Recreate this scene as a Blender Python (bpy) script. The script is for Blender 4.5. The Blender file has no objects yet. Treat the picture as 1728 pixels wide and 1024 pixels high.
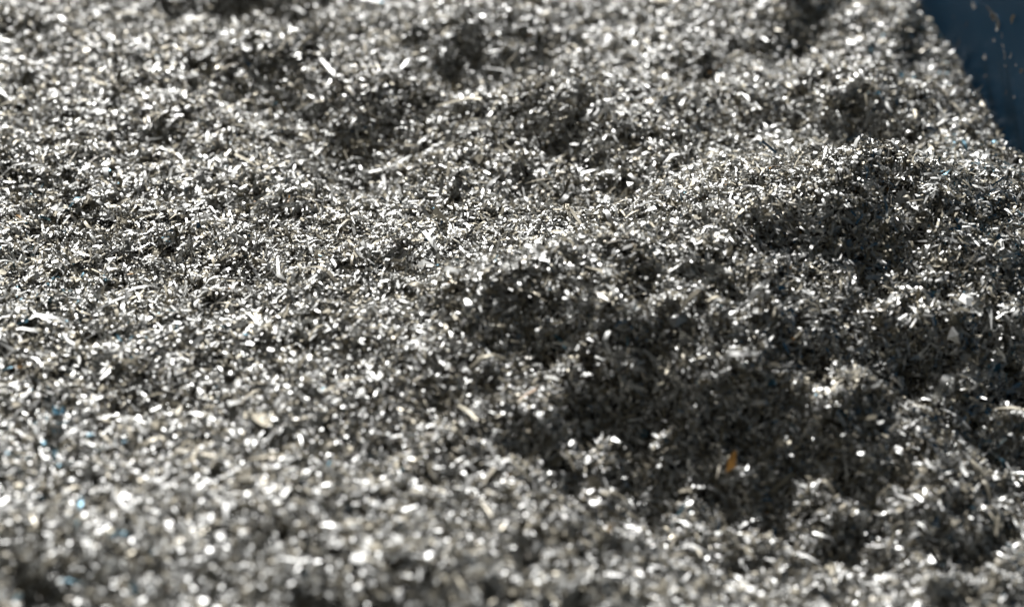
import bpy, math, random
import numpy as np
from mathutils import Vector, Matrix

R = math.radians
scene = bpy.context.scene
C = scene.collection

# ------------------------------------------------------------------ camera
CAM_PITCH = R(35.0)            # looking down
CAM_DIST = 2.2
CAM_H = CAM_DIST * math.sin(CAM_PITCH)
W_AT = 1.2                     # width of the view at CAM_DIST
PXW, PXH = 1728.0, 1024.0
cam_d = bpy.data.cameras.new("camera")
cam = bpy.data.objects.new("camera", cam_d)
C.objects.link(cam)
cam.location = (0, 0, CAM_H)
cam.rotation_euler = (R(90) - CAM_PITCH, 0, 0)
cam_d.sensor_width = 36.0
cam_d.lens = 36.0 * CAM_DIST / W_AT
cam_d.clip_start = 0.05
cam_d.clip_end = 200
cam_d.dof.use_dof = True
cam_d.dof.focus_distance = 2.30
cam_d.dof.aperture_fstop = (cam_d.lens / 1000.0) / 0.044
cam_d.dof.aperture_blades = 0
scene.camera = cam

# ------------------------------------------------------------------ light
SUN_EL, SUN_AZ = R(43.5), R(-10)     # azimuth measured from +Y towards +X
world = bpy.data.worlds.new("World")
scene.world = world
world.use_nodes = True
nt = world.node_tree
nt.nodes.clear()
wo = nt.nodes.new("ShaderNodeOutputWorld")
bg = nt.nodes.new("ShaderNodeBackground")
sky = nt.nodes.new("ShaderNodeTexSky")
sky.sky_type = 'NISHITA'
sky.sun_disc = False
sky.sun_elevation = SUN_EL
sky.sun_rotation = SUN_AZ
sky.air_density = 1.0
sky.dust_density = 1.2
sky.ozone_density = 0.6
bg.inputs['Strength'].default_value = 0.05
hs = nt.nodes.new("ShaderNodeHueSaturation")      # the photograph's muted colour balance
hs.inputs['Saturation'].default_value = 0.22
hs.inputs['Value'].default_value = 0.36
nt.links.new(sky.outputs[0], hs.inputs['Color'])
tn_ = nt.nodes.new("ShaderNodeMix"); tn_.data_type = 'RGBA'; tn_.blend_type = 'MULTIPLY'
tn_.inputs[0].default_value = 1; tn_.inputs[7].default_value = (1.0, .965, .83, 1)
nt.links.new(hs.outputs[0], tn_.inputs[6])
nt.links.new(tn_.outputs[2], bg.inputs[0])
nt.links.new(bg.outputs[0], wo.inputs[0])

sun_d = bpy.data.lights.new("sun", 'SUN')
sun_d.energy = 5.0
sun_d.angle = R(0.53)
sun_d.color = (1.0, 0.992, 0.98)
sun = bpy.data.objects.new("sun", sun_d)
C.objects.link(sun)
to_sun = Vector((math.sin(SUN_AZ) * math.cos(SUN_EL), math.cos(SUN_AZ) * math.cos(SUN_EL), math.sin(SUN_EL)))
sun.rotation_euler = to_sun.to_track_quat('Z', 'Y').to_euler()
sun.location = to_sun * 6

scene.view_settings.view_transform = 'Standard'
scene.view_settings.look = 'None'
scene.view_settings.exposure = -0.12
scene.view_settings.gamma = 1.0
scene.view_settings.use_curve_mapping = False
scene.cycles.use_denoising = True
scene.cycles.use_adaptive_sampling = False
scene.cycles.max_bounces = 5
scene.cycles.diffuse_bounces = 3
scene.cycles.glossy_bounces = 4
scene.cycles.sample_clamp_direct = 6.0
scene.cycles.sample_clamp_indirect = 0.8
scene.cycles.caustics_reflective = False
scene.cycles.blur_glossy = 0.5

# ------------------------------------------------------------------ helpers
KX = W_AT / CAM_DIST / PXW
_c, _s = math.cos(CAM_PITCH), math.sin(CAM_PITCH)

def ray(u, v):
    a = (u - PXW / 2) * KX
    b = (PXH / 2 - v) * KX
    # camera axes: right=(1,0,0), up=(0,s,c), forward=(0,c,-s)
    return np.array([a, _c + b * _s, -_s + b * _c])

def at(u, v, z=0.0):
    """world point where the line of sight of a photo point meets height z"""
    d = ray(u, v)
    t = (z - CAM_H) / d[2]
    return np.array([d[0] * t, d[1] * t, z])

def to_px(p):
    x, y, z = p[0], p[1], p[2] - CAM_H
    dep = y * _c - z * _s
    up = y * _s + z * _c
    return PXW / 2 + x / dep / KX, PXH / 2 - up / dep / KX

def tag(o, label=None, cat=None, group=None, kind=None):
    if label: o['label'] = label
    if cat: o['category'] = cat
    if group: o['group'] = group
    if kind: o['kind'] = kind
    return o

def lattice(rs, n=256):
    return rs.rand(n, n).astype(np.float32)

_rs = np.random.RandomState(11)
_lat = [lattice(_rs) for _ in range(8)]

def vnoise(x, y, k, freq):
    L = _lat[k % 8]; n = L.shape[0]
    X = x * freq + 37.3 * k; Y = y * freq + 91.7 * k
    xi = np.floor(X).astype(int); yi = np.floor(Y).astype(int)
    fx = X - xi; fy = Y - yi
    fx = fx * fx * (3 - 2 * fx); fy = fy * fy * (3 - 2 * fy)
    a = L[xi % n, yi % n]; b = L[(xi + 1) % n, yi % n]
    c = L[xi % n, (yi + 1) % n]; d = L[(xi + 1) % n, (yi + 1) % n]
    return (a * (1 - fx) + b * fx) * (1 - fy) + (c * (1 - fx) + d * fx) * fy - 0.5

WX0 = at(1558, 0, -.02); WX1 = at(1738, 250, -.02)
wall_dir = (WX0 - WX1); wall_dir[2] = 0; wall_dir /= np.linalg.norm(wall_dir)
wall_n = np.array([-wall_dir[1], wall_dir[0], 0.0])          # faces the heap (left)
if wall_n[0] > 0: wall_n = -wall_n

def wall_x(y):
    t = (y - WX1[1]) / wall_dir[1]
    return WX1[0] + wall_dir[0] * t

# ------------------------------------------------------------------ the lie of the heap
# (u, v, level of the spot, height, radius across, radius in depth, turn)
BUMPS = [
    (1350, 530, .0, .022, .17, .040, -4),      # ledge on the near slope of the mound
    (1640, 480, .0, .018, .12, .045, -10),
    (1240, 700, -.06, .032, .05, .040, 0), (1480, 740, -.07, .020, .06, .03, 0),    # lump in the hollow
    (1520, 760, -.07, .014, .09, .04, 0),
    (930, 165, .0, .014, .14, .06, 5),
    (350, 110, .0, .010, .22, .06, 0),
]
# steps: places where the heap rises away from the viewer and turns from the sun
# (u, v, level, height of the step, half width in photo px, depth)
STEPS = [
    (400, 20, -.02, .080, 130, .080),
    (500, 125, .0, .028, 120, .07), (610, 190, .0, .044, 110, .08), (790, 80, .0, .030, 90, .055), (860, 100, .0, .024, 90, .055),
    (1010, 250, .0, .046, 150, .085), (930, 210, .0, .016, 80, .05), (900, 290, .0, .020, 90, .045),
    (740, 310, .0, .014, 70, .04), (1430, 195, .0, .040, 100, .055), (1510, 215, .0, .022, 60, .045), (1350, 60, .0, .034, 80, .055),
    (1540, 80, .0, .03, 40, .06), (1190, 110, .0, .016, 70, .04), (1240, 195, .0, .014, 60, .04),
    (1330, 410, .05, .022, 90, .032), (1420, 450, .03, .016, 90, .034), (1100, 660, -.02, .014, 120, .035),
    (1340, 640, -.04, .016, 110, .030), (1570, 645, -.05, .024, 130, .032), (1090, 590, 0, -.016, 70, .04), (900, 610, -.02, .018, 100, .04), (940, 740, -.04, .018, 90, .04),
    (1110, 800, -.07, .014, 120, .045), (1340, 805, -.08, .014, 120, .045), (1480, 700, -.06, .012, 70, .03), (1060, 620, -.03, .008, 80, .03),
    (1530, 870, -.08, .012, 150, .04), (1640, 690, -.06, .014, 80, .03), (700, 640, .0, .003, 90, .04),
    (880, 880, .0, .016, 90, .03), (690, 990, .0, .013, 170, .032), (1620, 1000, .0, .018, 110, .03), (1000, 1010, 0, .016, 90, .03),
    (250, 620, .0, .015, 110, .045), (540, 720, .0, .010, 100, .03), (650, 475, .0, .018, 80, .03),
    (440, 345, .0, .012, 80, .03), (50, 940, .0, .012, 110, .04), (380, 880, .0, .006, 110, .03), (150, 820, .0, .009, 80, .03),
    (40, 262, .0, -.018, 90, .05), (130, 110, .0, .008, 80, .05), (250, 215, 0, .008, 90, .05),
]
# broad shape: levels on a coarse grid, smoothed
GX_ = np.array([-2.5, -.60, -.38, -.20, -.05, .10, .25, .42, .60, .80])
GY_ = np.array([1.15, 1.30, 1.40, 1.50, 1.60, 1.70, 1.78, 1.86, 1.95, 2.05, 2.20, 2.45, 2.80, 6.0])
GT_ = np.array([
    # x   far   -.60  -.38  -.20  -.05   .10   .25   .42   .60   .80
    [-.055, -.055, -.055, -.055, -.06, -.07, -.08, -.09, -.09, -.09],    # nearest
    [-.01, -.01, -.01, -.01, -.015, -.04, -.06, -.07, -.07, -.07],
    [.00, .00, .01, .01, .00, -.045, -.072, -.090, -.10, -.10],
    [.00, .00, .00, .00, -.02, -.058, -.075, -.085, -.095, -.10],
    [.00, .00, .00, .00, -.005, -.032, -.052, -.055, -.07, -.07],
    [.00, .00, .00, .01, .02, .026, .010, -.008, -.035, -.04],
    [.00, .00, .00, .02, .03, .045, .034, .01, -.01, -.02],
    [.00, .00, .00, .01, .03, .058, .050, .035, .01, .00],
    [.00, .00, -.01, .00, .01, .035, .075, .075, .045, .02],
    [.00, .00, -.01, -.01, -.01, .00, .035, .050, .03, .01],
    [.01, .01, .00, -.01, -.02, -.01, .00, .00, .00, .00],
    [.02, .02, .02, .00, .00, .00, .01, .01, .01, .01],
    [.03, .03, .03, .02, .02, .02, .02, .02, .02, .02],
    [.05] * 10])
_gx = np.arange(-2.6, 1.01, .01); _gy = np.arange(.0, 4.6, .01)
_rows = np.array([np.interp(_gx, GX_, row) for row in GT_])
_rows = _rows * 1.2
_T = np.array([np.interp(_gy, GY_, _rows[:, i]) for i in range(len(_gx))])
_k = np.exp(-.5 * (np.arange(-12, 13) / 3.2) ** 2); _k /= _k.sum()
_P = np.pad(_T, 12, mode='edge')
_P = np.apply_along_axis(lambda r_: np.convolve(r_, _k, 'valid'), 0, _P)
_T = np.apply_along_axis(lambda r_: np.convolve(r_, _k, 'valid'), 1, _P)

# the crest line of the mound, and the dark crack running down from its high end
RIDGE = [(640, 515, .03), (760, 490, .035), (900, 455, .05), (1060, 422, .07), (1230, 345, .09), (1400, 300, .09), (1500, 290, .08), (1600, 320, .05)]
CRACK = [(1488, 300, .07), (1512, 345, .06), (1538, 405, .04), (1550, 455, .03)]
_ridge = np.array([at(*q)[:2] for q in RIDGE]); _crack = np.array([at(*q)[:2] for q in CRACK])

def line_dist(x, y, P):
    best = np.full(x.shape, 9.0); side = np.zeros(x.shape)
    for a_, b_ in zip(P[:-1], P[1:]):
        e = b_ - a_; L2 = (e ** 2).sum()
        t = np.clip(((x - a_[0]) * e[0] + (y - a_[1]) * e[1]) / L2, 0, 1)
        dx = x - a_[0] - t * e[0]; dy = y - a_[1] - t * e[1]
        d = np.hypot(dx, dy); m = d < best
        best[m] = d[m]; side[m] = np.sign(e[0] * (y[m] - a_[1]) - e[1] * (x[m] - a_[0]))
    return best, side

def broad(x, y):
    X = np.clip((x - _gx[0]) / .01, 0, len(_gx) - 1.001); Y = np.clip((y - _gy[0]) / .01, 0, len(_gy) - 1.001)
    i = X.astype(int); j = Y.astype(int); fx = X - i; fy = Y - j
    return (_T[i, j] * (1 - fx) + _T[i + 1, j] * fx) * (1 - fy) + (_T[i, j + 1] * (1 - fx) + _T[i + 1, j + 1] * fx) * fy

_B, _S = [], []
for (u, v, lv, h, ra, rd, turn) in BUMPS:
    p = at(u, v, lv)
    _B.append((p[0], p[1], h, ra, rd, R(turn)))
for (u, v, lv, h, hw, rd) in STEPS:
    p = at(u, v, lv)
    dep = p[1] * _c + (CAM_H - lv) * _s
    _S.append((p[0], p[1], h * (1.35 if v < 330 and v > 25 else 1.1), hw * KX * dep * .75, rd))

def height(x, y, fine=True):
    z = broad(x, y) + 0.012 * vnoise(x, y, 1, 5.5)
    d, sd = line_dist(x, y, _ridge)
    fade = np.clip((x + .12) / .12, 0, 1) * np.clip((.62 - x) / .10, 0, 1)
    wob = (1 + 1.2 * vnoise(x, y, 7, 9)) * fade
    z += (.012 + .014 * np.clip((x - .0) / .2, 0, 1)) * wob * np.exp(-.5 * (d / np.where(sd > 0, .040, .075)) ** 2)
    z -= np.where(sd > 0, .016, 0) * fade * np.exp(-.5 * ((d - .10) / .05) ** 2)
    d, sd = line_dist(x, y, _crack)
    z -= .022 * np.exp(-.5 * (d / .012) ** 2)
    mound = np.clip((x + .15) / .2, 0, 1) * np.clip((1.80 - y + .35 * np.clip(x - .15, 0, .3)) / .12, 0, 1)
    z += mound * (.012 * vnoise(x + 3.1, y + 1.7, 2, 13) + .020 * vnoise(x + 5.1, y + .7, 3, 31))
    for (bx, by, h, ra, rd, a) in _B:
        dx = x - bx; dy = y - by
        m = (np.abs(dx) < 3.5 * ra + rd) & (np.abs(dy) < 3.5 * rd + ra)
        if not np.any(m): continue
        dx = dx[m]; dy = dy[m]
        p = dx * math.cos(a) + dy * math.sin(a)
        q = -dx * math.sin(a) + dy * math.cos(a)
        z[m] += .9 * h * np.exp(-0.5 * ((p / ra) ** 2 + (q / rd) ** 2))
    for (bx, by, h, ra, rd) in _S:
        dx = (x - bx) / ra; dy = (y - by) / rd
        m = (np.abs(dx) < 3.5) & (np.abs(dy) < 4)
        dx = dx[m]; dy = dy[m]
        dy = dy + .35 * np.sin(dx * 1.7 + by * 9)
        z[m] += h * dy * np.exp(-.5 * (dx * dx + dy * dy))
    z -= .075 * np.exp(-np.clip(wall_x(y) - x, 0, 9) / .03)      # the heap falls away to the wall
    z += (.010 + .010 * mound) * vnoise(x, y, 2, 10) + (.015 + .010 * mound) * vnoise(x, y, 3, 21)
    if fine:
        z += (.015 + .006 * mound) * vnoise(x, y, 4, 46) + (.005 + .004 * mound) * vnoise(x, y, 6, 95)
    return z

def h1(x, y, fine=True):
    return float(height(np.array([x]), np.array([y]), fine)[0])

def normal_at(x, y):
    e = 0.012
    gx = (height(x + e, y, False) - height(x - e, y, False)) / (2 * e)
    gy = (height(x, y + e, False) - height(x, y - e, False)) / (2 * e)
    n = np.stack([-gx, -gy, np.ones_like(gx)], 1)
    return n / np.linalg.norm(n, axis=1, keepdims=True)

# ------------------------------------------------------------------ materials
def new_mat(name):
    m = bpy.data.materials.new(name); m.use_nodes = True
    n = m.node_tree; n.nodes.clear()
    out = n.nodes.new("ShaderNodeOutputMaterial")
    b = n.nodes.new("ShaderNodeBsdfPrincipled")
    n.links.new(b.outputs[0], out.inputs[0])
    return m, n, b

def flake_material():
    """foil: every flake carries its own colour, gloss and metal share as mesh attributes"""
    m, n, b = new_mat("shredded_foil")
    a = n.nodes.new("ShaderNodeAttribute"); a.attribute_name = "tint"
    g = n.nodes.new("ShaderNodeAttribute"); g.attribute_name = "gloss"
    n.links.new(a.outputs['Color'], b.inputs['Base Color'])
    s = n.nodes.new("ShaderNodeSeparateXYZ")
    n.links.new(g.outputs['Vector'], s.inputs[0])
    n.links.new(s.outputs[0], b.inputs['Roughness'])
    n.links.new(s.outputs[1], b.inputs['Metallic'])
    geo = n.nodes.new("ShaderNodeNewGeometry")
    t = n.nodes.new("ShaderNodeTexNoise"); t.inputs['Scale'].default_value = 420; t.inputs['Detail'].default_value = 1
    n.links.new(geo.outputs['Position'], t.inputs['Vector'])
    bp = n.nodes.new("ShaderNodeBump"); bp.inputs['Strength'].default_value = 0.05; bp.inputs['Distance'].default_value = 0.001
    n.links.new(t.outputs[0], bp.inputs['Height'])
    n.links.new(bp.outputs[0], b.inputs['Normal'])
    b.inputs['IOR'].default_value = 1.5
    return m
FOIL = flake_material()

def plain_foil(name, col, rough, metal, bump=0.25):
    m, n, b = new_mat(name)
    t = n.nodes.new("ShaderNodeTexNoise"); t.inputs['Scale'].default_value = 180; t.inputs['Detail'].default_value = 3
    tc = n.nodes.new("ShaderNodeTexCoord")
    n.links.new(tc.outputs['Object'], t.inputs['Vector'])
    r = n.nodes.new("ShaderNodeMapRange"); r.inputs['To Min'].default_value = max(rough - .1, .05); r.inputs['To Max'].default_value = rough + .12
    n.links.new(t.outputs[0], r.inputs[0]); n.links.new(r.outputs[0], b.inputs['Roughness'])
    mx = n.nodes.new("ShaderNodeMix"); mx.data_type = 'RGBA'
    mx.inputs[6].default_value = (*[c * .82 for c in col], 1); mx.inputs[7].default_value = (*col, 1)
    n.links.new(t.outputs[0], mx.inputs[0]); n.links.new(mx.outputs[2], b.inputs['Base Color'])
    b.inputs['Metallic'].default_value = metal
    bp = n.nodes.new("ShaderNodeBump"); bp.inputs['Strength'].default_value = bump; bp.inputs['Distance'].default_value = 0.001
    n.links.new(t.outputs[0], bp.inputs['Height']); n.links.new(bp.outputs[0], b.inputs['Normal'])
    return m

M_BRIGHT = plain_foil("bright_silver_foil", (.84, .82, .79), .20, 1.0)
M_SILVER = plain_foil("silver_foil", (.70, .675, .63), .30, 1.0)
M_DULL = plain_foil("dull_grey_foil", (.36, .335, .29), .42, .55)
M_TAUPE = plain_foil("taupe_film", (.25, .225, .185), .45, .15)
M_BLUE = plain_foil("blue_film", (.09, .24, .34), .35, .2)
M_ORANGE = plain_foil("orange_film", (.60, .30, .07), .45, .0)

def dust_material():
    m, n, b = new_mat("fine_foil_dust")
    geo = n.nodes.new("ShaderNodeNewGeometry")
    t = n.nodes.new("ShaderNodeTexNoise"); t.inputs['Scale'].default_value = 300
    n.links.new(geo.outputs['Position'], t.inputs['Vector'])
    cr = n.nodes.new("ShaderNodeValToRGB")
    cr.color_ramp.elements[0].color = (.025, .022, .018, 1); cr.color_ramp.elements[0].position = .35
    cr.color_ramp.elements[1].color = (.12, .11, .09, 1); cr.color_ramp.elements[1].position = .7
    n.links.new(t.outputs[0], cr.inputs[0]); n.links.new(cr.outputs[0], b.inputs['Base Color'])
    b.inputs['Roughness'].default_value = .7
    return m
DUST = dust_material()

# ------------------------------------------------------------------ blue container wall
def wall_point(u, v, off=0.0):
    d = ray(u, v)
    o = np.array([0, 0, CAM_H])
    t = np.dot(WX1 + wall_n * off - o, wall_n) / np.dot(d, wall_n)
    return o + d * t

def blue_paint():
    m, n, b = new_mat("blue_paint")
    tc = n.nodes.new("ShaderNodeTexCoord")
    t = n.nodes.new("ShaderNodeTexNoise"); t.inputs['Scale'].default_value = 7; t.inputs['Detail'].default_value = 8
    n.links.new(tc.outputs['Object'], t.inputs['Vector'])
    cr = n.nodes.new("ShaderNodeValToRGB")
    cr.color_ramp.elements[0].color = (.036, .16, .33, 1); cr.color_ramp.elements[0].position = .3
    cr.color_ramp.elements[1].color = (.046, .19, .38, 1); cr.color_ramp.elements[1].position = .75
    n.links.new(t.outputs[0], cr.inputs[0])
    # fine pale scratches running down the plate
    mp = n.nodes.new("ShaderNodeMapping"); mp.inputs['Scale'].default_value = (190, 190, 9)
    n.links.new(tc.outputs['Object'], mp.inputs[0])
    s = n.nodes.new("ShaderNodeTexNoise"); s.inputs['Scale'].default_value = 1; s.inputs['Detail'].default_value = 2
    n.links.new(mp.outputs[0], s.inputs['Vector'])
    sr = n.nodes.new("ShaderNodeMapRange"); sr.inputs[1].default_value = .69; sr.inputs[2].default_value = .76
    sr.inputs[4].default_value = .5
    n.links.new(s.outputs[0], sr.inputs[0])
    mx = n.nodes.new("ShaderNodeMix"); mx.data_type = 'RGBA'; mx.inputs[7].default_value = (.08, .12, .15, 1)
    n.links.new(sr.outputs[0], mx.inputs[0]); n.links.new(cr.outputs[0], mx.inputs[6]); n.links.new(mx.outputs[2], b.inputs['Base Color'])
    b.inputs['Roughness'].default_value = .5
    b.inputs['Specular IOR Level'].default_value = .3
    bp = n.nodes.new("ShaderNodeBump"); bp.inputs['Strength'].default_value = .08; bp.inputs['Distance'].default_value = .01
    n.links.new(t.outputs[0], bp.inputs['Height']); n.links.new(bp.outputs[0], b.inputs['Normal'])
    return m
PAINT = blue_paint()

def box_mesh(name, lo, hi, mat, parent, bevel=0.004):
    import bmesh
    bm = bmesh.new()
    bmesh.ops.create_cube(bm, size=1)
    for v in bm.verts:
        v.co = Vector([lo[i] + (v.co[i] + .5) * (hi[i] - lo[i]) for i in range(3)])
    bmesh.ops.bevel(bm, geom=bm.edges[:], offset=bevel, segments=2, affect='EDGES')
    me = bpy.data.meshes.new(name); bm.to_mesh(me); bm.free()
    me.materials.append(mat)
    o = bpy.data.objects.new(name, me); C.objects.link(o); o.parent = parent
    return o

cont = bpy.data.objects.new("waste_container", None); C.objects.link(cont)
# local x runs along the plate (away from the camera), local y outwards, z up
cont.matrix_world = Matrix(((wall_dir[0], -wall_n[0], 0, WX1[0]), (wall_dir[1], -wall_n[1], 0, WX1[1]), (0, 0, 1, 0), (0, 0, 0, 1)))
tag(cont, "deep blue painted steel container wall rising beside the heap of shreds", "container")
WALL_TOP = .62
box_mesh("side_wall", (-2.0, 0, -.6), (2.6, .006, WALL_TOP - .002), PAINT, cont, .001)
box_mesh("rim", (-2.0, -.004, WALL_TOP), (2.6, .07, WALL_TOP + .05), PAINT, cont)
for k in range(5):
    box_mesh("rib", (-1.7 + k, .0085, -.6), (-1.62 + k, .06, WALL_TOP - .003), PAINT, cont)

# ------------------------------------------------------------------ flakes as arrays
rng = np.random.RandomState(5)

def frames(N, nrm, tilt, spin=None):
    """random tangent frames round the surface normals; tilt = spread in radians"""
    n = len(nrm)
    ang = np.abs(rng.normal(0, 1, n)) * tilt
    ang = np.minimum(ang, 1.5)
    az = rng.uniform(0, 2 * np.pi, n)
    # perturb normal
    ref = np.where(np.abs(nrm[:, [0]]) > .8, np.array([[0, 1., 0]]), np.array([[1., 0, 0]]))
    t1 = np.cross(nrm, ref); t1 /= np.linalg.norm(t1, axis=1, keepdims=True)
    t2 = np.cross(nrm, t1)
    d = t1 * np.cos(az)[:, None] + t2 * np.sin(az)[:, None]
    w = nrm * np.cos(ang)[:, None] + d * np.sin(ang)[:, None]
    ref = rng.normal(0, 1, (n, 3))
    a = np.cross(w, ref); a /= np.linalg.norm(a, axis=1, keepdims=True)
    b = np.cross(w, a)
    return a, b, w

def strips(pos, a, b, w, L, Wd, bend, twist, seg=3):
    """tapering bent strips: (seg+1)*2 verts, seg quads"""
    n = len(pos)
    ts = np.linspace(-.5, .5, seg + 1)
    V = np.zeros((n, (seg + 1) * 2, 3))
    e0 = rng.uniform(.15, 1.0, n); e1 = rng.uniform(.15, 1.0, n)
    for i, t in enumerate(ts):
        wd = Wd * (e0 if i == 0 else e1 if i == seg else rng.uniform(.8, 1.15, n)) * .5
        tw = twist * t
        side = b * np.cos(tw)[:, None] + w * np.sin(tw)[:, None]
        c = pos + a * (L * t)[:, None] + w * (bend * L * (t * t * 4 - .5) * .5)[:, None]
        c = c + b * (rng.normal(0, .03, n) * L)[:, None]
        V[:, 2 * i] = c - side * wd[:, None]
        V[:, 2 * i + 1] = c + side * wd[:, None]
    F = np.array([[2 * i, 2 * i + 2, 2 * i + 3, 2 * i + 1] for i in range(seg)])
    return V, F

def chips(pos, a, b, w, L, Wd, fold, k=5):
    """irregular k-gons folded about the middle"""
    n = len(pos)
    V = np.zeros((n, k + 1, 3))
    V[:, 0] = pos + w * (fold * L * .3)[:, None]
    for i in range(k):
        th = 2 * np.pi * (i + rng.uniform(-.35, .35, n)) / k
        r = rng.uniform(.6, 1.1, n) * .5
        V[:, i + 1] = pos + a * (np.cos(th) * r * L)[:, None] + b * (np.sin(th) * r * Wd)[:, None] \
            + w * (rng.normal(0, .06, n) * L)[:, None]
    F = np.array([[0, 1 + i, 1 + (i + 1) % k] for i in range(k)])
    return V, F

def sample(n, region):
    x0, x1, y0, y1 = region
    x = rng.uniform(x0, x1, n); y = rng.uniform(y0, y1, n)
    return x, y

def in_fan(x, y, margin):
    dep = y * _c + CAM_H * _s
    return (np.abs(x) < dep * .2727 + margin) & (x < wall_x(y) - .004)

REG = (-1.30, .80, 1.02, 3.05)
N_FULL = 1040000
x, y = sample(N_FULL, REG)
k = in_fan(x, y, .34); x, y = x[k], y[k]
# a thinner scatter far outside the view
x2, y2 = sample(130000, (-2.2, .8, .3, 4.2))
k = ~((x2 > REG[0]) & (x2 < REG[1]) & (y2 > REG[2]) & (y2 < REG[3]) & in_fan(x2, y2, .34)) & (x2 < wall_x(y2) - .004)
x2, y2 = x2[k], y2[k]
x = np.concatenate([x, x2]); y = np.concatenate([y, y2]); far = np.zeros(len(x), bool); far[-len(x2):] = True
z = height(x, y)
nrm = normal_at(x, y)
n = len(x)
lift = rng.uniform(-.010, .004, n) + np.where(rng.rand(n) < .10, rng.uniform(0, .006, n), 0)
pos = np.stack([x, y, z + lift], 1)

kindr = rng.rand(n)
size = .88 * np.exp(rng.normal(0, .5, n)) * np.where(far, 1.7, 1.0)

# colour of each flake
tr = rng.rand(n)
base = np.zeros((n, 3)); rough = np.zeros(n); metal = np.zeros(n)
tone = rng.uniform(0, 1, n)
sil = tr < .66
base[sil] = np.array([.775, .775, .755]) + (tone[sil, None] - .5) * .30
rough[sil] = np.where(rng.rand(sil.sum()) < .40, rng.uniform(.15, .34, sil.sum()), rng.uniform(.42, .75, sil.sum())); metal[sil] = 1
grey = (tr >= .66) & (tr < .96)
base[grey] = np.array([.47, .43, .34]) * (.5 + tone[grey, None])
rough[grey] = rng.uniform(.35, .6, grey.sum()); metal[grey] = .25
dark = tr >= .96
base[dark] = np.array([.085, .075, .052]) * (.5 + tone[dark, None])
rough[dark] = rng.uniform(.3, .5, dark.sum()); metal[dark] = .0
# blue scraps: more of them towards the left edge and along the container wall
pb = .0025 + .05 * np.clip((-.30 - x) / .25, 0, 1) * np.clip((2.1 - y) / .5, 0, 1) + .035 * np.clip((x - .45) / .15, 0, 1)
pb *= np.clip(.5 + 3 * vnoise(x, y, 5, 9), 0, 3)
blue = rng.rand(n) < pb
base[blue] = np.array([.14, .27, .34]) * (.5 + tone[blue, None])
rough[blue] = .35; metal[blue] = .5
ochre = rng.rand(n) < .0006
base[ochre] = np.array([.50, .27, .07]); rough[ochre] = .45; metal[ochre] = 0

VV, LP, LS, NV, TT, GG, SM = [], [], [], 0, [], [], []
def push(V, F, idx, smooth):
    global NV
    n_, m_ = V.shape[:2]
    off = NV + np.arange(n_) * m_
    VV.append(V.reshape(-1, 3))
    LP.append((F[None] + off[:, None, None]).reshape(-1))
    LS.append(np.full(n_ * len(F), F.shape[1]))
    TT.append(np.repeat(base[idx], m_, 0))
    GG.append(np.repeat(np.stack([rough[idx], metal[idx], metal[idx] * 0], 1), m_, 0))
    SM.append(np.full(n_ * len(F), smooth))
    NV += n_ * m_

def pick(mask): return np.nonzero(mask)[0]
# slivers
i = pick(kindr < .37)
a, b, w = frames(None, nrm[i], .50)
V, F = strips(pos[i], a, b, w, .0130 * size[i] * rng.uniform(.7, 1.5, len(i)), .0021 * size[i] ** .5 * rng.uniform(.6, 1.5, len(i)), rng.normal(0, .38, len(i)), rng.normal(0, .8, len(i)))
push(V, F, i, True)
# strongly curled shavings
i = pick((kindr >= .37) & (kindr < .44))
a, b, w = frames(None, nrm[i], .7)
V, F = strips(pos[i] + nrm[i] * .001, a, b, w, .0105 * size[i] * rng.uniform(.7, 1.3, len(i)), .0030 * size[i] ** .5 * rng.uniform(.6, 1.4, len(i)), rng.choice((-1, 1), len(i)) * rng.uniform(.7, 1.5, len(i)), rng.normal(0, 1.3, len(i)), 5)
push(V, F, i, True)
# chips
i = pick((kindr >= .44) & (kindr < .82))
a, b, w = frames(None, nrm[i], .46)
L = .0078 * size[i]
kk = rng.choice((3, 4, 5), len(i), p=(.3, .4, .3))
for q in (3, 4, 5):
    m = kk == q
    V, F = chips(pos[i[m]], a[m], b[m], w[m], L[m] * (1.25 if q == 3 else 1), L[m] * rng.uniform(.35, 1.0, m.sum()), rng.normal(0, .3, m.sum()), q)
    push(V, F, i[m], False)
# crumbs
i = pick(kindr >= .82)
a, b, w = frames(None, nrm[i], .75)
L = .0042 * size[i]
V, F = chips(pos[i] + np.array([0, 0, .001]), a, b, w, L, L * rng.uniform(.3, .9, len(i)), rng.normal(0, .5, len(i)), 4)
push(V, F, i, False)

# the bed of fine dust the flakes lie on, one sheet
gx = np.linspace(-6, .98, 350); gx = np.sign(gx) * np.abs(gx)
gx = np.concatenate([np.linspace(-5, -1.3, 25)[:-1], np.linspace(-1.3, .98, 260)])
gy = np.concatenate([np.linspace(-1.5, .9, 20)[:-1], np.linspace(.9, 3.2, 260), np.linspace(3.2, 7, 25)[1:]])
GX, GY = np.meshgrid(gx, gy, indexing='ij')
wx = wall_x(GY)
GXc = np.minimum(GX, wx - .001)
GZ = height(GXc.ravel(), GY.ravel()).reshape(GX.shape) - .011
nx, ny = GX.shape
Vg = np.stack([GXc, GY, GZ], 2).reshape(-1, 3)
ii, jj = np.meshgrid(np.arange(nx - 1), np.arange(ny - 1), indexing='ij')
v0 = (ii * ny + jj).ravel()
Fg = np.stack([v0, v0 + ny, v0 + ny + 1, v0 + 1], 1)
okf = (GX[:-1, :-1].ravel() < wx[:-1, :-1].ravel() - .001)
Fg = Fg[okf]
n_flake_polys = sum(len(s) for s in LS)
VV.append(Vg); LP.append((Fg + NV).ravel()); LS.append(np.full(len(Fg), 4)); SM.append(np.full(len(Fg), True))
TT.append(np.full((len(Vg), 3), .05)); GG.append(np.tile([.7, 0, 0], (len(Vg), 1)))

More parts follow.
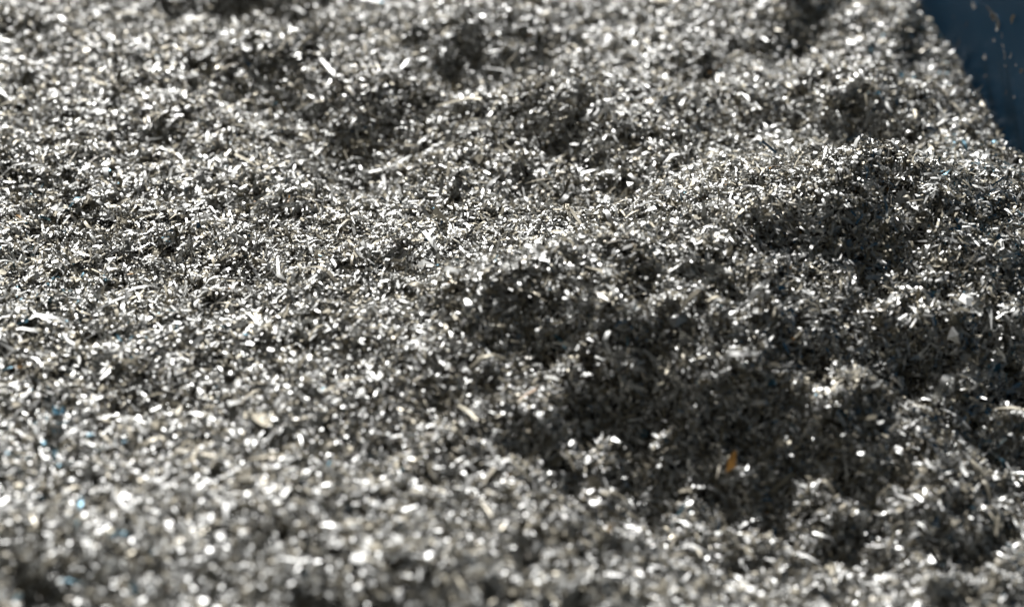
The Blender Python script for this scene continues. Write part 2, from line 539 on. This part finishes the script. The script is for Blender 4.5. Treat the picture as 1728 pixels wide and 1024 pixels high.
def build_mesh(name, V, loops, sizes, smooth):
    me = bpy.data.meshes.new(name)
    me.vertices.add(len(V)); me.vertices.foreach_set("co", np.ascontiguousarray(V, np.float32).ravel())
    me.loops.add(len(loops)); me.loops.foreach_set("vertex_index", np.ascontiguousarray(loops, np.int32))
    me.polygons.add(len(sizes))
    st = np.concatenate([[0], np.cumsum(sizes)[:-1]]).astype(np.int32)
    me.polygons.foreach_set("loop_start", st)
    me.polygons.foreach_set("use_smooth", np.ascontiguousarray(smooth, bool))
    me.update(calc_edges=True)
    return me
V = np.concatenate(VV); LPc = np.concatenate(LP); LSc = np.concatenate(LS); SMc = np.concatenate(SM)
me = build_mesh("metal_shreds", V, LPc, LSc, SMc)
at1 = me.attributes.new("tint", 'FLOAT_COLOR', 'POINT')
T = np.clip(np.concatenate(TT), .01, .95)
at1.data.foreach_set("color", np.concatenate([T, np.ones((len(T), 1))], 1).astype(np.float32).ravel())
at2 = me.attributes.new("gloss", 'FLOAT_VECTOR', 'POINT')
at2.data.foreach_set("vector", np.concatenate(GG).astype(np.float32).ravel())
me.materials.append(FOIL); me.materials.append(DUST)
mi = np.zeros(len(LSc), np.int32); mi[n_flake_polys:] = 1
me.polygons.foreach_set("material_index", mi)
heap = bpy.data.objects.new("metal_shreds", me); C.objects.link(heap)
tag(heap, "heaped glittering silver shreds, slivers and crumbs filling the container", "metal shreds", None, "stuff")

# ------------------------------------------------------------------ single flakes, the largest that show
rnd = random.Random(77)

def surface_hit(u, v):
    """march a line of sight down to the heap"""
    d = ray(u, v); o = np.array([0, 0, CAM_H])
    ts = np.linspace(1.2, 3.6, 700) / np.linalg.norm(d)
    P = o[None] + d[None] * ts[:, None]
    H = height(P[:, 0].copy(), P[:, 1].copy())
    below = np.nonzero(P[:, 2] < H + .002)[0]
    return P[below[0]] if len(below) else P[-1]

def solid(name, top, thick, mat):
    """closed thin plate from rows of (left, right) points or from a fan outline"""
    me = bpy.data.meshes.new(name)
    verts, faces, nv = top
    nrm_ = Vector((0, 0, 1)) * thick
    n0 = len(verts)
    vs = [tuple(v) for v in verts] + [tuple(Vector(v) - nrm_) for v in verts]
    fs = [tuple(f) for f in faces] + [tuple(i + n0 for i in reversed(f)) for f in faces]
    for i in range(len(nv)):
        p, q = nv[i], nv[(i + 1) % len(nv)]
        fs.append((q, p, p + n0, q + n0))
    me.from_pydata(vs, [], fs); me.update()
    me.materials.append(mat)
    return me

def sliver_plate(L, W, bend, twist, taper0, taper1, seg=7):
    vs = []
    kink = rnd.uniform(-.05, .05)
    for i in range(seg + 1):
        t = i / seg - .5
        wd = W * .5 * rnd.uniform(.88, 1.1)
        if i == 0: wd *= taper0
        if i == seg: wd *= taper1
        tw = twist * t
        cz = bend * L * (t * t * 2 - .17)
        cy = kink * L * math.sin(t * 5)
        vs.append((t * L, cy - wd * math.cos(tw), cz - wd * math.sin(tw)))
        vs.append((t * L, cy + wd * math.cos(tw), cz + wd * math.sin(tw)))
    fs = [(2 * i, 2 * i + 2, 2 * i + 3, 2 * i + 1) for i in range(seg)]
    rim = [2 * i for i in range(seg + 1)] + [2 * i + 1 for i in range(seg, -1, -1)]
    return vs, fs, rim

def chip_plate(L, W, fold, k):
    vs = []
    for i in range(k):
        th = 2 * math.pi * (i + rnd.uniform(-.28, .28)) / k
        r = rnd.uniform(.75, 1.1) * .5
        px, py = math.cos(th) * r * L, math.sin(th) * r * W
        vs.append((px, py, fold * abs(py) + rnd.uniform(-.03, .03) * L))
    vs.append((0, 0, -fold * W * .12))
    fs = [(k, i, (i + 1) % k) for i in range(k)]
    return vs, fs, list(range(k))

def curl_plate(L, W, turns, seg=12):
    vs = []
    rad = L / max(turns * 2 * math.pi, .5)
    for i in range(seg + 1):
        t = i / seg
        th = turns * 2 * math.pi * (t - .5)
        r = rad * (1 - .25 * t)
        wd = W * .5 * (.5 if i in (0, seg) else rnd.uniform(.9, 1.1))
        vs.append((math.sin(th) * r, -wd + t * W * .5, r * (1 - math.cos(th)) * .9))
        vs.append((math.sin(th) * r, wd + t * W * .5, r * (1 - math.cos(th)) * .9))
    fs = [(2 * i, 2 * i + 2, 2 * i + 3, 2 * i + 1) for i in range(seg)]
    rim = [2 * i for i in range(seg + 1)] + [2 * i + 1 for i in range(seg, -1, -1)]
    return vs, fs, rim

def pose(o, p, up, screen_angle, lift):
    """lay a flake with its flat side along 'up'; screen_angle = lean of its long side as seen from the front"""
    w = Vector(up).normalized()
    d = Vector((math.cos(screen_angle), math.sin(screen_angle) * .85, 0))
    d = (d - w * d.dot(w)).normalized()
    b = w.cross(d)
    o.matrix_world = Matrix(((d.x, b.x, w.x, p[0] + w.x * lift), (d.y, b.y, w.y, p[1] + w.y * lift), (d.z, b.z, w.z, p[2] + w.z * lift), (0, 0, 0, 1)))

TONES = {'bright': (M_BRIGHT, 'bright silver'), 'silver': (M_SILVER, 'silver'), 'dull': (M_DULL, 'dull grey'), 'taupe': (M_TAUPE, 'brownish grey')}
used = set()
GROUPN = "largest single scraps among the shreds"

def place(kind, u, v, L, ang, tone, label=None, W=None, bend=None, tilt=.35, mat=None, catg=None, group=GROUPN, lift=.004):
    p = surface_hit(u, v)
    nx_ = normal_at(np.array([p[0]]), np.array([p[1]]))[0]
    up = nx_ + np.array([rnd.gauss(0, tilt), rnd.gauss(0, tilt), 0])
    if kind == 'sliver':
        W = W or L * rnd.uniform(.10, .2)
        me = solid("metal_sliver", sliver_plate(L, W, bend if bend is not None else rnd.uniform(-.35, .35), rnd.uniform(-.8, .8), rnd.uniform(.2, 1), rnd.uniform(.2, 1)), .0004, None)
        nm, cat = "metal_sliver", "metal sliver"
    elif kind == 'curl':
        W = W or L * rnd.uniform(.12, .22)
        me = solid("curled_shaving", curl_plate(L, W, rnd.uniform(.3, .7)), .0004, None)
        nm, cat = "curled_shaving", "metal shaving"
    else:
        W = W or L * rnd.uniform(.45, .8)
        me = solid("metal_flake", chip_plate(L, W, rnd.uniform(0, .5), rnd.choice((4, 5, 6))), .0004, None)
        nm, cat = "metal_flake", "metal flake"
    me.materials.clear(); me.materials.append(mat or TONES[tone][0])
    if kind != 'flake':
        me.polygons.foreach_set("use_smooth", [True] * len(me.polygons))
        me.set_sharp_from_angle(angle=R(50))
    o = bpy.data.objects.new(nm, me); C.objects.link(o)
    pose(o, p, up, ang, lift)
    assert label not in used, label
    used.add(label)
    tag(o, label, catg or cat, group)
    return o

# scraps picked out of the photograph: kind, across, down, length (m), lean (deg), tone, label
PICKED = [
    ('sliver', 527, 522, .034, -42, 'bright', "pale pointed sliver slanting down to the right, by the mound's foot"),
    ('sliver', 455, 466, .036, 8, 'bright', "bright flat sliver lying level in the sharp band, left of centre"),
    ('sliver', 270, 530, .034, -30, 'bright', "bright sliver slanting down to the right on the left-hand slope"),
    ('sliver', 185, 335, .030, 65, 'silver', "upright silver splinter in the sharp band near the left edge"),
    ('flake', 103, 395, .013, 20, 'bright', "small light blue flake in the sharp band near the left edge"),
    ('curl', 1065, 628, .038, -55, 'bright', "thin bright curved shaving on the dark slope under the crest"),
    ('sliver', 1500, 632, .040, -60, 'dull', "long pale sliver standing in the dark hollow at the right"),
    ('sliver', 1560, 495, .042, -38, 'bright', "broad bright strip sloping right, on the ledge at the right"),
    ('sliver', 1480, 470, .050, 14, 'silver', "long thin straight splinter reaching right, below the dark crack"),
    ('flake', 1330, 530, .034, 30, 'bright', "widest pale flake of the bright cluster on the right-hand ledge"),
    ('sliver', 1290, 512, .030, 70, 'bright', "bright upright strip on the left end of the right-hand ledge"),
    ('sliver', 1640, 440, .036, -38, 'bright', "bright strip slanting down right on the slope by the right edge"),
    ('curl', 1530, 440, .036, -40, 'bright', "bright bent shaving lying just right of the dark crack"),
    ('sliver', 1330, 345, .034, -35, 'silver', "silver sliver slanting across the front of the crest"),
    ('sliver', 1240, 345, .040, -35, 'bright', "bright long sliver just under the crest of the mound"),
    ('sliver', 1410, 222, .040, 30, 'bright', "bright straight sliver leaning right in front of the back hollow"),
    ('sliver', 1435, 235, .034, 20, 'silver', "silver sliver lying behind the crest of the mound"),
    ('sliver', 845, 375, .040, -45, 'bright', "broad bright strip slanting down to the right at the photo's centre"),
    ('sliver', 885, 385, .036, -60, 'bright', "steep bright strip right of the photo's centre"),
    ('flake', 930, 130, .026, 75, 'bright', "pale triangular flake standing upright on the back rise"),
    ('sliver', 1000, 180, .028, -50, 'bright', "bright sliver slanting down on the back rise's right end"),
    ('sliver', 875, 262, .034, -60, 'bright', "two-toned folded strip in the wide back hollow"),
    ('sliver', 1180, 120, .050, 42, 'silver', "long thin splinter leaning right in the blurred back"),
    ('sliver', 700, 20, .040, 30, 'bright', "blurred bright sliver at the top of the photo"),
    ('sliver', 960, 20, .044, 28, 'silver', "pale blurred strip near the middle of the top edge"),
    ('sliver', 1100, 250, .030, 40, 'silver', "silver sliver at the right end of the wide back hollow"),
    ('flake', 1000, 650, .030, 20, 'dull', "large dull flake on the dark slope"),
    ('flake', 1500, 730, .034, 60, 'bright', "large pale out-of-focus flake in the lower right"),
    ('flake', 1310, 715, .030, 10, 'bright', "bright blurred flake on the lump above the orange scrap"),
    ('sliver', 300, 815, .036, 65, 'bright', "bright bent strip standing up in the blurred lower left"),
    ('flake', 100, 735, .030, -20, 'bright', "bright flake beside the blue scrap in the lower left"),
    ('sliver', 1500, 345, .034, -65, 'dull', "dull grey sliver lying down the dark crack"),
    ('sliver', 700, 285, .036, 45, 'silver', "silver sliver leaning right, in the middle of the photo's upper half"),
    ('sliver', 500, 170, .036, 6, 'bright', "level bright sliver on the blurred upper left"),
    ('sliver', 1170, 300, .034, 25, 'bright', "bright sliver leaning right behind the mound's crest"),
    ('curl', 380, 320, .030, 10, 'silver', "silver curled shaving in the sharp band at the left"),
    ('sliver', 1690, 330, .034, -30, 'bright', "bright sliver nearest the container wall at the right edge"),
    ('flake', 1560, 245, .028, 20, 'dull', "dull tilted flake on the slope below the blue wall"),
]
for (kd, u, v, L, an, tn, lb) in PICKED:
    L = L * (0.68 if kd == 'sliver' else .7)
    m = M_BLUE if 'light blue' in lb else None
    place(kd, u, v, L, R(an), tn, lb, mat=m)

# coloured scraps
o = place('flake', 1233, 783, .034, R(70), 'dull', "orange scrap standing in the dark hollow at the lower right", W=.014, mat=M_ORANGE, catg="plastic scrap", group=None, tilt=.1, lift=.012)
o.name = "plastic_scrap"
BLUES = [(100, 700, .026, "larger blue scrap in the blurred lower left"), (190, 905, .020, "blue scrap near the lower left corner"),
         (42, 548, .018, "blue scrap at the left edge, halfway down"), (215, 750, .014, "small pale blue scrap right of the larger blue one"),
         (1085, 735, .016, "pale blue scrap on the dark slope"), (1420, 700, .018, "pale blue scrap in the dark hollow"),
         (1300, 648, .014, "small bright blue scrap above the lump in the hollow"), (1520, 130, .016, "bluish scrap below the container wall"),
         (1680, 620, .016, "blue scrap by the right edge, below the ledge"), (1480, 160, .012, "tiny blue scrap in the back, left of the container wall")]
for (u, v, L, lb) in BLUES:
    o = place('flake', u, v, L, R(rnd.uniform(0, 180)), 'dull', lb, mat=M_BLUE, catg="plastic scrap", group="blue scraps in the heap", tilt=.2)
    o.name = "plastic_scrap"

# the other large ones, spread evenly over what the photo shows
REGIONS = [
    (110, 70, "near the upper left corner"), (120, 215, "on the soft slope under the upper left corner"),
    (110, 340, "in the sharp band by the left edge"), (110, 470, "on the flat by the left edge"),
    (110, 620, "low on the left edge"), (110, 800, "among the blue scraps at the lower left"),
    (120, 950, "in the blurred lower left corner"), (370, 40, "in the dark hollow at the top left"),
    (370, 150, "on the bright rim under the top left hollow"), (350, 280, "on the soft slope under the top left rim"),
    (350, 400, "in the sharp band, left of centre"), (350, 540, "on the even slope by the mound's foot"),
    (330, 680, "in the dim dip at the lower left"), (350, 830, "on the blurred swell by the lower left dip"),
    (370, 960, "at the bottom edge, left of the middle"), (620, 60, "at the top edge, left of the middle"),
    (610, 190, "in the dark hollow left of the back rise"), (620, 320, "on the bright flat under the left back hollow"),
    (630, 450, "in the small dark pocket left of the crest"), (620, 590, "on the slope under the small dark pocket"),
    (620, 730, "on the blurred slope left of the big hollow"), (620, 860, "on the bright blurred swell at the bottom"),
    (640, 980, "in the dark strip at the bottom edge"), (900, 60, "at the middle of the top edge"),
    (930, 160, "on the bright back rise"), (930, 270, "in the wide back hollow"),
    (880, 385, "behind the low end of the crest"), (920, 470, "on the low end of the crest"),
    (880, 600, "on the dark slope under the low crest"), (880, 730, "in the shade left of the big hollow"),
    (900, 850, "on the blurred ground in front of the big hollow"), (930, 970, "at the bottom edge, in the middle"),
    (1150, 50, "at the top edge, right of the middle"), (1160, 170, "on the slope right of the back rise"),
    (1170, 280, "between the wide back hollow and the crest"), (1170, 400, "on the middle of the crest"),
    (1150, 520, "on the dark slope under the mid crest"), (1120, 650, "in the dark left end of the big hollow"),
    (1150, 780, "in the hollow beside the orange scrap"), (1180, 900, "in front of the orange scrap's hollow"),
    (1180, 990, "at the bottom edge, under the orange scrap"), (1420, 60, "at the top edge, left of the blue wall"),
    (1430, 190, "in the back hollow left of the blue wall"), (1430, 300, "on the high end of the crest"),
    (1400, 420, "in the dark dent under the high crest"), (1400, 530, "on the bright right-hand ledge"),
    (1400, 650, "in the black gap under the right-hand ledge"), (1400, 780, "in the hollow right of the orange scrap"),
    (1420, 900, "on the dim ground at the lower right"), (1430, 990, "at the bottom edge, right of the middle"),
    (1630, 200, "just under the blue wall"), (1640, 320, "by the right edge under the blue wall"),
    (1640, 430, "on the slope right of the dark crack"), (1640, 560, "at the right end of the ledge"),
    (1640, 680, "in the shade at the right edge"), (1640, 800, "on the blurred lump at the right edge"),
    (1640, 930, "in the lower right corner"),
]
def where(u, v):
    return min(REGIONS, key=lambda q: (q[0] - u) ** 2 + (1.6 * (q[1] - v)) ** 2)[2]

pts = [(p[1], p[2]) for p in PICKED] + [(b_[0], b_[1]) for b_ in BLUES]
tries = 0
made = 0
while made < 246 and tries < 20000:
    tries += 1
    u, v = rnd.uniform(10, 1718), rnd.uniform(8, 1016)
    if v < (u - 1545) * 1.42 + 20: continue
    if min((u - q[0]) ** 2 + ((v - q[1]) * 1.2) ** 2 for q in pts) < 54 ** 2: continue
    pts.append((u, v))
    made += 1
    for attempt in range(60):
        kd = rnd.choices(('sliver', 'flake', 'curl'), (6, 3, 1))[0]
        tn = rnd.choices(('bright', 'silver', 'dull', 'taupe'), (4, 4, 3, 1))[0]
        an = rnd.choice((-62, -35, 0, 0, 35, 62)) + rnd.uniform(-8, 8)
        lean = 'steep' if abs(an) > 50 else 'level' if abs(an) < 18 else 'slanting'
        way = '' if lean == 'level' else (' rising right' if an > 0 else ' falling right')
        wide = rnd.choice((True, False))
        noun = {'sliver': 'sliver', 'flake': 'flake', 'curl': 'curled shaving'}[kd]
        noun = noun if not (kd == 'curl' and lean != 'level') else 'curl'
        shape = {'sliver': ('broad', 'narrow'), 'flake': ('wide', 'slim'), 'curl': ('broad', 'thin')}[kd][0 if wide else 1]
        lb = f"{TONES[tn][1]} {shape} {lean} {noun}{way}, {where(u, v)}"
        if lb not in used and len(lb.replace('-', ' ').replace("'", ' ').split()) <= 16: break
    assert len(lb.replace('-', ' ').split()) <= 16, lb
    L = {'sliver': rnd.uniform(.018, .030), 'flake': rnd.uniform(.011, .016), 'curl': rnd.uniform(.018, .026)}[kd]
    L *= .88
    W = L * {'sliver': (.17, .10), 'flake': (.85, .5), 'curl': (.24, .13)}[kd][0 if wide else 1]
    place(kd, u, v, L, R(an), tn, lb, W=W, tilt=.30)

# ------------------------------------------------------------------ bits stuck to the blue wall
def wall_bit(kind, u, v, L, W, ang, mat, label):
    p = wall_point(u, v, .001)
    if kind == 'sliver':
        top = sliver_plate(L, W, .25, rnd.uniform(-.5, .5), .5, .3)
    else:
        top = chip_plate(L, W, .5, rnd.choice((5, 6)))
    me = solid("stuck_chip", top, .0004, None)
    me.materials.clear(); me.materials.append(mat)
    o = bpy.data.objects.new("stuck_chip", me); C.objects.link(o)
    w = Vector(wall_n)
    # screen right runs along -wall_dir (towards the camera) on this wall, screen up is z
    r_ = Vector(-wall_dir); z_ = Vector((0, 0, 1))
    d = (r_ * math.cos(ang) * 2.2 + z_ * math.sin(ang)).normalized()
    b = w.cross(d)
    o.matrix_world = Matrix(((d.x, b.x, w.x, p[0] + w.x * .002), (d.y, b.y, w.y, p[1] + w.y * .002), (d.z, b.z, w.z, p[2] + w.z * .002), (0, 0, 0, 1)))
    tag(o, label, "metal chip", "chips stuck to the blue container wall")
    return o
WB = [
    ('flake', 1646, 9, .020, .008, 10, M_SILVER, "crumpled chip on the blue wall, topmost at the left"),
    ('sliver', 1672, 20, .022, .003, -35, M_TAUPE, "thin dark strand on the blue wall leading to the long chip"),
    ('flake', 1679, 28, .018, .010, -50, M_TAUPE, "dark head of debris on the blue wall above the longest chip"),
    ('sliver', 1685, 38, .024, .009, -68, M_SILVER, "longest crumpled chip on the blue wall"),
    ('flake', 1712, 33, .020, .010, 80, M_DULL, "upright dull chip on the blue wall by the right edge"),
    ('sliver', 1619, 72, .018, .002, 85, M_DULL, "faint upright strand low on the blue wall"),
    ('flake', 1680, 67, .009, .006, 30, M_SILVER, "small pale chip under the longest one on the blue wall"),
    ('flake', 1665, 96, .011, .007, 5, M_SILVER, "lozenge-shaped chip on the blue wall, nearest the heap's edge"),
    ('sliver', 1697, 92, .013, .003, -60, M_BRIGHT, "bright short sliver in the middle of the blue wall"),
    ('sliver', 1695, 79, .009, .002, -40, M_SILVER, "short splinter above the bright short sliver"),
    ('sliver', 1708, 93, .010, .002, 80, M_SILVER, "fine upright splinter right of the bright short sliver"),
    ('sliver', 1693, 60, .007, .002, -75, M_SILVER, "tiny upright splinter under the longest chip's tip"),
    ('flake', 1699, 111, .004, .003, 0, M_BRIGHT, "bright speck below the bright short sliver on the blue wall"),
    ('flake', 1717, 110, .004, .003, 0, M_BRIGHT, "bright speck by the right edge of the blue wall"),
    ('flake', 1726, 120, .010, .008, 60, M_DULL, "dull chip cut by the photo's right edge"),
    ('sliver', 1616, 109, .014, .004, 75, M_BRIGHT, "bright splinter on the wall touching the heap"),
    ('sliver', 1665, 128, .008, .002, 60, M_BRIGHT, "small splinter on the wall just above the heap's edge"),
    ('flake', 1714, 164, .005, .004, 20, M_SILVER, "lowest pale speck on the blue wall"),
    ('sliver', 1700, 156, .009, .0015, 85, M_DULL, "thin upright strand near the lowest speck on the wall"),
    ('flake', 1611, 29, .004, .003, 40, M_DULL, "tiny dull speck at the wall's upper left"),
    ('sliver', 1633, 40, .012, .0016, 80, M_TAUPE, "faint dark upright strand at the wall's upper left"),
]
M_CHIP = plain_foil("pale_chip", (.82, .79, .73), .5, .2)
for (kd, u, v, L, W_, an, m, lb) in WB:
    if m in (M_SILVER, M_BRIGHT): m = M_CHIP
    wall_bit(kd, u, v, L, W_, R(an), m, lb)
